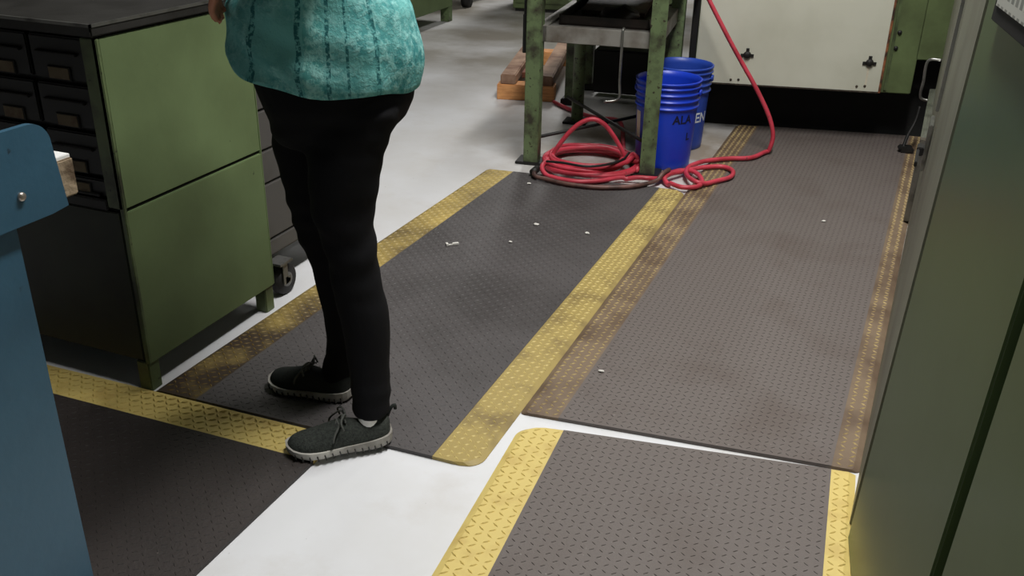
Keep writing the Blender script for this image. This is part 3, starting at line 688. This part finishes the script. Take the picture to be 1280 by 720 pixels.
q = [gnd(x, y, z) for x, y, z in ((669, 213, .034), (668, 219, .03), (680, 226, fl_), (705, 232, fl_), (735, 236, fl_), (765, 237, fl_), (792, 235, .016), (812, 230, .02), (826, 223, .03), (836, 216, .04))]
w2 = thing('brown_hose', 'old brown hose with dark coupling curving before the red coil', 'hose', q[0])
BRN = lift_over(settle(spline(q, 10), .0105), .0105, RED, HR)
obj('hose_tube', tube(B(), [p-q[0] for p in BRN], .0105, 8), 'brown_hose', w2, True)
bm = B(); cyl(bm, Vector((.0, .022, BRN[0].z-q[0].z)), Vector((0, -.03, BRN[0].z-q[0].z)), .018, n=12); cyl(bm, Vector((0, .0, BRN[0].z-q[0].z)), Vector((-.002, .04, BRN[0].z-q[0].z)), .012, n=10)
obj('coupling', bm, 'black_steel', w2, True)
q = [gnd(x, y, z) for x, y, z in ((683, 202, .075), (706, 204, .085), (732, 208, .085), (757, 206, .085), (778, 200, .08), (787, 193, .06))]
w3 = thing('black_cable', 'thin black cable lying across the red hose coil', 'cable', q[0])
CAB = lift_over(spline(q, 10), .006, RED, HR)
obj('cable', tube(B(), [p-q[0] for p in CAB], .006, 6), 'drawer_black', w3, True)

# ------------------------------------------------------------------ timbers on the floor behind the table
pa, pb = gnd(621, 124), gnd(692, 128)
t = thing('timber_skid', 'orange-brown wooden skid with two planks on a cross block', 'pallet', pa, math.atan2(pb.y-pa.y, pb.x-pa.x))
PL = (pb-pa).length
lb('cross_block', 0, PL, 0, .12, 0, .095, 'pallet_wood', .004)
lb('cross_block', 0, PL, 1.05, 1.17, 0, .095, 'pallet_wood', .004)
lb('plank', .02, .115, .005, 1.25, .094, .155, 'plank_wood', .006); lb('plank', .25, .345, .01, 1.25, .094, .155, 'plank_wood', .006)
lb('plank', .125, .155, .2, 1.1, .094, .13, 'plank_dark', .003)

# ------------------------------------------------------------------ far bench, far cabinet
fb = gnd(565, 26)
t = thing('distant_bench', 'distant green steel bench with a drawer and short legs', 'workbench', fb, R(2))
lb('body', -.8, -.02, -1.9, .0, .12, .9, 'green_paint', .006)
lb('drawer', -.025, .005, -1.8, -.1, .42, .8, 'drawer_black', .004)
lb('worktop', -.83, .02, -1.95, .04, .9, .95, 'top_steel', .004)
lb('apron', -.022, .006, -1.9, .0, .13, .38, 'green_paint', .004)
for x, y in ((-.04, -.03), (-.04, -1.87), (-.76, -.03), (-.76, -1.87)): lb('leg', x-.04, x+.04, y-.04, y+.04, 0, .5, 'green_leg', .004)
fb2 = gnd(583, 9)
t = thing('distant_cart', 'distant grey cart leg on a black caster wheel beyond the green bench', 'cart', fb2, R(2))
lb('post', -.045, .03, -.04, .04, .08, .7, 'black_steel', .004)
obj('caster', cyl(B(), (-.03, 0, .07), (.04, 0, .07), .07, n=20), 'caster_rubber', t, True)
lb('tray', -.8, .05, -.05, .7, .65, .7, 'chest_grey', .004)
for x, y in ((-.76, 0), (-.76, .65), (0, .65)): lb('post', x-.03, x+.03, y-.03, y+.03, 0, .66, 'black_steel', .004)
g1 = gnd(641, 14)
t = thing('distant_cabinet', 'distant green machine cabinet standing behind the left table leg', 'cabinet', g1, R(12))
lb('body', 0, 1.3, 0, .7, .03, 1.6, 'green_machine', .006); lb('plinth', .02, 1.28, .02, .68, 0, .05, 'black_steel')
lb('door', .03, .62, -.012, .002, .08, 1.5, 'green_machine', .004)
lb('door', .65, 1.26, -.012, .002, .08, 1.5, 'green_machine', .004)

# ------------------------------------------------------------------ litter on the mats
def scrap(x, y, label, sz, kind, rz=0):
    p = gnd(x, y, TH+.0015)
    bm = B()
    if kind == 'strip':
        box(bm, -sz, sz*.1, -sz*.16, sz*.10, 0, .004); box(bm, sz*.0, sz, -sz*.16, sz*.30, .0, .007); box(bm, -sz*1.1, -sz*.75, -.006, .012, 0, .008)
    else:
        ball(bm, (0, 0, .003), sz, sz*.7, .004, 10)
        for v_ in bm.verts: v_.co += Vector((noise.noise(v_.co*90+Vector((x, y, 0))), noise.noise(v_.co*90+Vector((y, x, 3))), 0))*sz*.5
    o = obj('paper_scrap', bm, 'scrap_white'); o.location = p; o.rotation_euler = (0, 0, rz)
    tag(o, label, 'scrap', 'paper scraps on the dark mat')
scrap(566, 306, 'torn white strip of paper on the slate mat, longest of the scraps', .024, 'strip', R(40))
scrap(670, 281, 'pale round scrap flattened on the slate mat', .013, 'dot')
scrap(638, 303, 'tiny bright white scrap on the slate mat', .007, 'dot')
scrap(734, 292, 'thin faint grey sliver of litter near the soiled yellow border', .012, 'dot')
scrap(661, 230, 'pale crumb of litter on the mat near the table leg', .010, 'dot')
scrap(1029, 277, 'small pale scrap on the long brown mat', .009, 'dot')
scrap(752, 465, 'tan crumb on the brown mat beside the grimy border', .008, 'dot')

# ------------------------------------------------------------------ the person
PO = Vector((-1.2, 1.88, 0))
person = thing('person', 'person in teal lace blouse, black trousers and dark running shoes', 'person', PO, YAW)
EX, EY = Vector((math.cos(YAW), math.sin(YAW), 0)), Vector((-math.sin(YAW), math.cos(YAW), 0))
def pl(px, py, Y):                       # pixel -> person frame, on the body's own side-view plane Y
    p = onpl(px, py, PO+EY*Y, EY)-PO; return Vector((p.dot(EX), Y, p.z))
def ring(c, rx, ry, n=28, tilt=0, p=2.0):
    out = []
    for k in range(n):
        a = 2*math.pi*k/n; ca, sa = math.cos(a), math.sin(a)
        x = rx*math.copysign(abs(ca)**(2/p), ca); y = ry*math.copysign(abs(sa)**(2/p), sa)
        out.append(Vector((c[0]+x, c[1]+y, c[2]+x*tilt)))
    return out
def remesh(bm, voxel, smooth_it=6, name='m'):
    me = bpy.data.meshes.new('tmp'); bm.to_mesh(me); bm.free()
    o = bpy.data.objects.new('tmp', me); COL.objects.link(o)
    md = o.modifiers.new('r', 'REMESH'); md.mode = 'VOXEL'; md.voxel_size = voxel
    if smooth_it:
        sm = o.modifiers.new('s', 'SMOOTH'); sm.iterations = smooth_it; sm.factor = .5
    bpy.context.view_layer.update()
    out = bpy.data.meshes.new_from_object(o.evaluated_get(bpy.context.evaluated_depsgraph_get()))
    out.name = name; bpy.data.objects.remove(o); bpy.data.meshes.remove(me); return out
# leg centre lines read from the side view: (px, py, radius fore-aft, radius side)
NEAR = [(447, 132, .105, .085), (434, 179, .094, .082), (430, 217, .088, .078), (429, 271, .074, .068), (436, 300, .065, .062), (443, 340, .062, .060), (455, 390, .065, .060), (460, 430, .058, .056), (463, 470, .052, .053), (464, 497, .050, .053), (464, 517, .049, .052)]
FAR = [(393, 135, .105, .085), (388, 179, .096, .082), (396, 233, .086, .078), (403, 292, .068, .066), (416, 325, .062, .062), (432, 389, .062, .060), (434, 426, .056, .056), (424, 455, .046, .052), (421, 475, .043, .050)]
YN, YF = -.097, .128
bm = B()
def leg_rings(spec, Yb, Yt, grow=0):
    rs = []
    for i, (x, y, a, b_) in enumerate(spec):
        k = i/(len(spec)-1); Y = Yt+(Yb-Yt)*k; c = pl(x, y, Y); rs.append(ring(c, a+grow, b_+grow))
    return rs[::-1]
YNt, YFt = -.04, .125
loft(bm, leg_rings(NEAR, YN, YNt)); loft(bm, leg_rings(FAR, YF, YFt))
def torso(zs):
    out = []
    for px0, px1, py, ry in zs:
        a, b_ = pl(px0, py, .04), pl(px1, py, .04); c = (a+b_)/2; out.append(ring(c, (b_.x-a.x)/2, ry))
    return out
PELV = [(352, 474, 180, .10), (338, 482, 160, .125), (336, 508, 142, .155), (326, 519, 122, .172), (318, 519, 100, .175), (312, 516, 78, .172), (312, 508, 50, .165), (314, 500, 20, .158)]
loft(bm, torso(PELV))
me = remesh(bm, .0085, 12, 'trousers')
for v in me.vertices:                                       # soft creases behind the knees, at the hip and over the hems
    z = v.co.z
    kn = math.exp(-((z-.55)/.12)**2)+.7*math.exp(-((z-.82)/.07)**2)+.6*math.exp(-((z-.12)/.08)**2)
    v.co += v.normal*(.0026*kn*math.sin(z*95+6*v.co.x+2.5*math.sin(v.co.y*20+z*9)) + .004*noise.noise(v.co*9))
tr = link('trousers', me, 'fabric_black', person, True)
# blouse: a loose open hem tube flowing to shoulders and sleeves
SH_Z = 1.385
BL = []
hem_px = [(297, 522, 101, .198), (290, 527, 70, .200), (288, 526, 50, .196), (286, 519, 25, .190), (288, 511, 0, .184)]
rings_b = []
for i, (x0, x1, y, ry) in enumerate(hem_px):
    a, b_ = pl(x0, y, .04), pl(x1, y, .04); c = (a+b_)/2; rg = ring(c, (b_.x-a.x)/2, ry, 72, p=2.2)
    for k, q_ in enumerate(rg):
        th = 2*math.pi*k/72; wv = (1-i/5)
        s = 1+.022*wv*math.sin(5*th+1.0)+.012*wv*math.sin(11*th+.4*i)
        q_.x = c.x+(q_.x-c.x)*s; q_.y = c.y+(q_.y-c.y)*s
        if i < 4: q_.z += (.018-.16*(q_.x-c.x))*(1, .6, .3, .1)[i]
        if i < 3: q_.z += (.012*math.sin(2*th+2.4)+.005*math.sin(5*th))*(1-i/3)
    rings_b.append(rg)
ctop = rings_b[-1]; ccx = sum(p_.x for p_ in ctop)/72
for z, rx, ry, dx in ((1.17, .158, .180, 0), (1.22, .15, .184, .005), (1.28, .142, .19, .012), (1.33, .125, .19, .018), (1.37, .10, .17, .022), (1.40, .075, .12, .022), (1.425, .06, .08, .02)):
    rings_b.append(ring(Vector((ccx+dx, .04, z)), rx, ry, 72, p=2.2))
rings_s = []
cols = [spline([rg[k] for rg in rings_b], 4) for k in range(72)]
for j in range(len(cols[0])):
    rg = []
    for k in range(72):
        p_ = cols[k][j].copy(); th = 2*math.pi*k/72; fade = max(0, min(1, (1.2-p_.z)/.2))
        dv = Vector((p_.x-ccx, p_.y-.04, 0)).normalized()
        rg.append(p_ + dv*fade*(.0065*math.sin(60*p_.z+5*th+1.5*math.sin(3*th))*max(0, math.sin(th-2.6)) + .004*noise.noise(p_*14)))
    rings_s.append(rg)
bm = B(); loft(bm, rings_s, cap=False)
# sleeves to just past the elbows
SHL, ELL, WRL = Vector((ccx+.02, -.13, 1.365)), Vector((ccx+.01, -.30, 1.245)), Vector((ccx-.135, -.13, 1.21))
SHR, ELR, WRR = Vector((ccx+.02, .21, 1.365)), Vector((ccx+.0, .37, 1.245)), Vector((ccx-.20, .20, 1.25))
for s_, e_, w_ in ((SHL, ELL, WRL), (SHR, ELR, WRR)):
    tube(bm, spline([s_+(s_-e_)*.05, s_*.5+e_*.5, e_, e_*.6+w_*.4], 5), [.068-.0012*k for k in range(16)], 18, cap=False)
bl_o = obj('blouse', bm, 'teal_lace', person, True)
so = bl_o.modifiers.new('thickness', 'SOLIDIFY'); so.thickness = .003; so.offset = -1
# body: legs, torso, arms, neck and head grown into one skin
bm = B()
def shrink(spec, d): return [(x, y, max(.03, a-d), max(.03, b_-d)) for x, y, a, b_ in spec]
loft(bm, leg_rings(shrink(NEAR, .014), YN, YNt)); loft(bm, leg_rings(shrink(FAR, .014), YF, YFt))
loft(bm, torso([(x0+9, x1-9, y, ry-.016) for x0, x1, y, ry in PELV]))
tr_ = [ring(pl(400, 30, .04), .16, .15), ring(Vector((ccx, .04, 1.12)), .155, .15), ring(Vector((ccx+.005, .04, 1.22)), .13, .155), ring(Vector((ccx+.015, .04, 1.32)), .115, .165), ring(Vector((ccx+.02, .04, 1.375)), .085, .14), ring(Vector((ccx+.02, .04, 1.41)), .055, .07)]
loft(bm, tr_)
HC = Vector((ccx-.035, .04, 1.565))
tube(bm, [Vector((ccx+.02, .04, 1.37)), Vector((ccx+.005, .04, 1.44)), Vector((ccx-.01, .04, 1.51))], [.056, .05, .052], 16)
ball(bm, HC+Vector((.02, 0, .03)), .095, .075, .095, 20); ball(bm, HC+Vector((-.03, 0, -.045)), .062, .055, .068, 18)
ball(bm, HC+Vector((-.10, 0, -.02)), .018, .013, .02, 10); ball(bm, HC+Vector((-.088, 0, -.10)), .018, .022, .016, 10); ball(bm, HC+Vector((-.083, 0, .02)), .015, .045, .012, 10)
for s in (-1, 1): ball(bm, HC+Vector((.015, .074*s, -.01)), .018, .009, .03, 10)
def arm(sh_, el, wr):
    tube(bm, spline([sh_, sh_*.5+el*.5, el, el*.5+wr*.5, wr], 4), [.052, .05, .048, .046, .045, .044, .042, .041, .041, .041, .04, .038, .036, .034, .032, .029, .027], 14)
def hand(wr, d, up, side, curl):
    """palm from the wrist along d; up = back of the hand, side = towards the thumb"""
    d, up, side = d.normalized(), up.normalized(), side.normalized()
    pc = wr+d*.05
    rings = []
    for k, (s, w_, h_) in enumerate(((-.01, .026, .022), (.02, .034, .018), (.055, .041, .016), (.085, .040, .013), (.095, .034, .010))):
        c = wr+d*s; rings.append([c+side*(w_*math.cos(a))+up*(h_*math.sin(a)) for a in [2*math.pi*q/14 for q in range(14)]])
    loft(bm, rings)
    for j, (o_, L) in enumerate(((.030, .068), (.010, .076), (-.011, .071), (-.031, .056))):
        p = wr+d*.088+side*o_; dd = d.copy(); pts_ = [wr+d*.06+side*o_, p]
        for seg, f in enumerate((.45, .32, .25)):
            dd = (dd*math.cos(curl[seg])-up*math.sin(curl[seg])).normalized() if seg == 0 else (Matrix.Rotation(-curl[seg], 3, up.cross(d)*-1) @ dd).normalized()
            p = p+dd*L*f; pts_.append(p)
        tube(bm, pts_, [.0095, .0092, .0088, .008, .0065], 10)
    tp = [wr+d*.02+side*.022, wr+d*.045+side*.048, wr+d*.07+side*.056-up*.012, wr+d*.09+side*.05-up*.026]
    tube(bm, tp, [.013, .0125, .0105, .0075], 10)
arm(SHL, ELL, WRL); arm(SHR, ELR, WRR)
# left hand hangs from the wrist with bent fingers, right hand rests over it
hand(WRL, Vector((-.55, .25, -.62)), Vector((-.7, -.3, .6)), Vector((0, .9, .35)), (.35, .45, .35))
hand(WRR, Vector((-.85, -.35, -.25)), Vector((-.2, -.1, .97)), Vector((.35, -.9, 0)), (.4, .5, .4))
me = remesh(bm, .0055, 3, 'body')
link('body', me, 'skin', person, True)
tb_ = B(); tube(tb_, [WRL*.86+ELL*.14, WRL+(WRL-ELL)*.02], [.039, .036], 16); obj('cuff', tb_, 'navy_cuff', person, True)
# hair and face
bm = B(); ball(bm, HC+Vector((.035, 0, .045)), .105, .088, .10, 20); ball(bm, HC+Vector((.075, 0, -.04)), .065, .078, .10, 18); ball(bm, HC+Vector((.105, 0, -.13)), .035, .05, .11, 16)
link('hair', remesh(bm, .008, 4, 'hair'), 'hair', person, True)
for s in (-1, 1):
    ey = obj('eye', ball(B(), HC+Vector((-.078, .03*s, .0)), .013, .014, .009, 12), 'eye_white', person, True)
    obj('iris', ball(B(), HC+Vector((-.0885, .03*s, .0)), .004, .006, .006, 10), 'iris', ey, True)
obj('mouth', ball(B(), HC+Vector((-.096, 0, -.066)), .008, .024, .007, 12), 'lips', person, True)
# shoes
def shoe(heel, toe, z0, dark):
    heel, toe = Vector(heel), Vector(toe); L = (toe-heel).length; a = math.atan2(toe.y-heel.y, toe.x-heel.x)
    mx = Matrix.Translation((heel.x, heel.y, z0)) @ Matrix.Rotation(a, 4, 'Z')
    S = [0, .015, .05, .12, .2, .3, .4, .5, .6, .7, .8, .88, .94, .975, 1.0]
    HW = [.010, .022, .031, .036, .037, .036, .036, .038, .043, .047, .047, .042, .033, .022, .008]
    HT = [.062, .074, .082, .080, .072, .072, .086, .087, .078, .067, .060, .055, .048, .040, .028]
    SB = [.012, .008, .004, .001, 0, 0, .002, .003, .003, .001, .001, .004, .009, .013, .018]
    ST = [.033, .032, .030, .028, .026, .024, .023, .022, .022, .021, .021, .022, .024, .027, .029]
    bu, bs = B(), B(); ru, rs = [], []
    for s, hw_, ht, sb, st in zip(S, HW, HT, SB, ST):
        bend = .010*math.sin(math.pi*s)
        r1 = []
        for k in range(20):
            th = 2*math.pi*k/20; cy_, sz_ = math.cos(th), math.sin(th)
            zz = st-.004+(ht-st+.004)*max(0, sz_)**.75 if sz_ > 0 else st-.004+.004*sz_
            wv = hw_*(1 if sz_ <= 0 else (1-.30*sz_**2 if s > .42 else 1-.16*sz_**2))
            r1.append(mx @ Vector((s*L, bend+wv*math.copysign(abs(cy_)**.8, cy_), zz)))
        ru.append(r1)
        w_ = hw_+.004; x = -.004+s*(L+.008)
        rs.append([mx @ Vector((x, bend+y_, z_)) for y_, z_ in ((-w_, sb+.004), (-w_*1.03, (sb+st)/2), (-w_, st+.002), (w_, st+.002), (w_*1.03, (sb+st)/2), (w_, sb+.004), (w_*.85, sb), (-w_*.85, sb))])
    loft(bu, ru); loft(bs, rs)
    sh_ = obj('shoe', bu, 'shoe_knit' if not dark else 'shoe_dark', person, True)  # far upper uses the darker copy, its shade put into the colour
    sm = sh_.modifiers.new('subsurf', 'SUBSURF'); sm.levels = 1; sm.render_levels = 1
    so_ = obj('sole', bs, 'sole', sh_, False)
    # dark grooves cut round the sole
    bg = B()
    for s in (.06, .12, .18, .24, .30, .37, .44, .51, .58, .65, .72, .79, .86, .92):
        i = max(k for k in range(len(S)-1) if S[k] <= s); f = (s-S[i])/(S[i+1]-S[i])
        w_ = (HW[i]*(1-f)+HW[i+1]*f)*1.03+.005; sb = SB[i]*(1-f)+SB[i+1]*f
        for sd in (-1, 1): box(bg, -.0016, .0016, -.002, .002, 0, .015, mx @ Matrix.Translation((s*(L+.008)-.004, .010*math.sin(math.pi*s)+sd*w_, sb)) @ Matrix.Rotation(R(12), 4, 'Y'))
    obj('sole_groove', bg, 'sole_dark', sh_, kind='stuff')
    # laces and tongue
    bl_ = B()
    for k, s in enumerate((.44, .50, .56, .62)):
        zt_ = .094-.011*k+.001*(k == 0); ww = .020
        for sg in (1, -1): tube(bl_, [mx @ Vector(((s)*L, .010-ww*sg, zt_-.008)), mx @ Vector(((s+.02)*L, .010, zt_+.004)), mx @ Vector(((s+.045)*L, .010+ww*sg, zt_-.016))], .0028, 6)
    for sg, ln_ in ((1, .045), (-1, .05)):
        tube(bl_, spline([mx @ Vector((.43*L, .010, .094)), mx @ Vector((.45*L, .010+.018*sg, .108)), mx @ Vector((.49*L, .010+.036*sg, .098)), mx @ Vector((.47*L, .010+.042*sg, .076))], 5), .0028, 6)
        tube(bl_, spline([mx @ Vector((.43*L, .010, .094)), mx @ Vector((.47*L, .010+.022*sg, .098)), mx @ Vector((.56*L, .010+.046*sg, .068)), mx @ Vector((.58*L, .010+.05*sg, .05))], 5), .0028, 6)
    obj('laces', bl_, 'lace', sh_, True)
    bt_ = B(); tube(bt_, spline([mx @ Vector((.02*L, .0, .07)), mx @ Vector((-.015*L, .0, .092)), mx @ Vector((-.055*L, .0, .10)), mx @ Vector((-.06*L, 0, .088))], 4), .0045, 8); obj('heel_tab', bt_, 'shoe_dark', sh_, True)
    c = mx @ Vector(((.14 if dark else .21)*L, .004, 0))
    bk = B(); tube(bk, [Vector((c.x, c.y, z0+.05)), Vector((c.x, c.y, z0+.08)), Vector((c.x, c.y, z0+.10))], [.026, .027, .024] if not dark else [.02, .02, .018], 18); obj('sock', bk, 'sock', person, True)
def lp(x, y, z):
    p = gnd(x, y, z)-PO; return Vector((p.dot(EX), p.dot(EY), 0))
zn = TH+.001
shoe(lp(488, 547, zn), lp(360, 566, zn), zn, False)
shoe(lp(440, 497, zn), lp(341, 478, zn), zn, True)
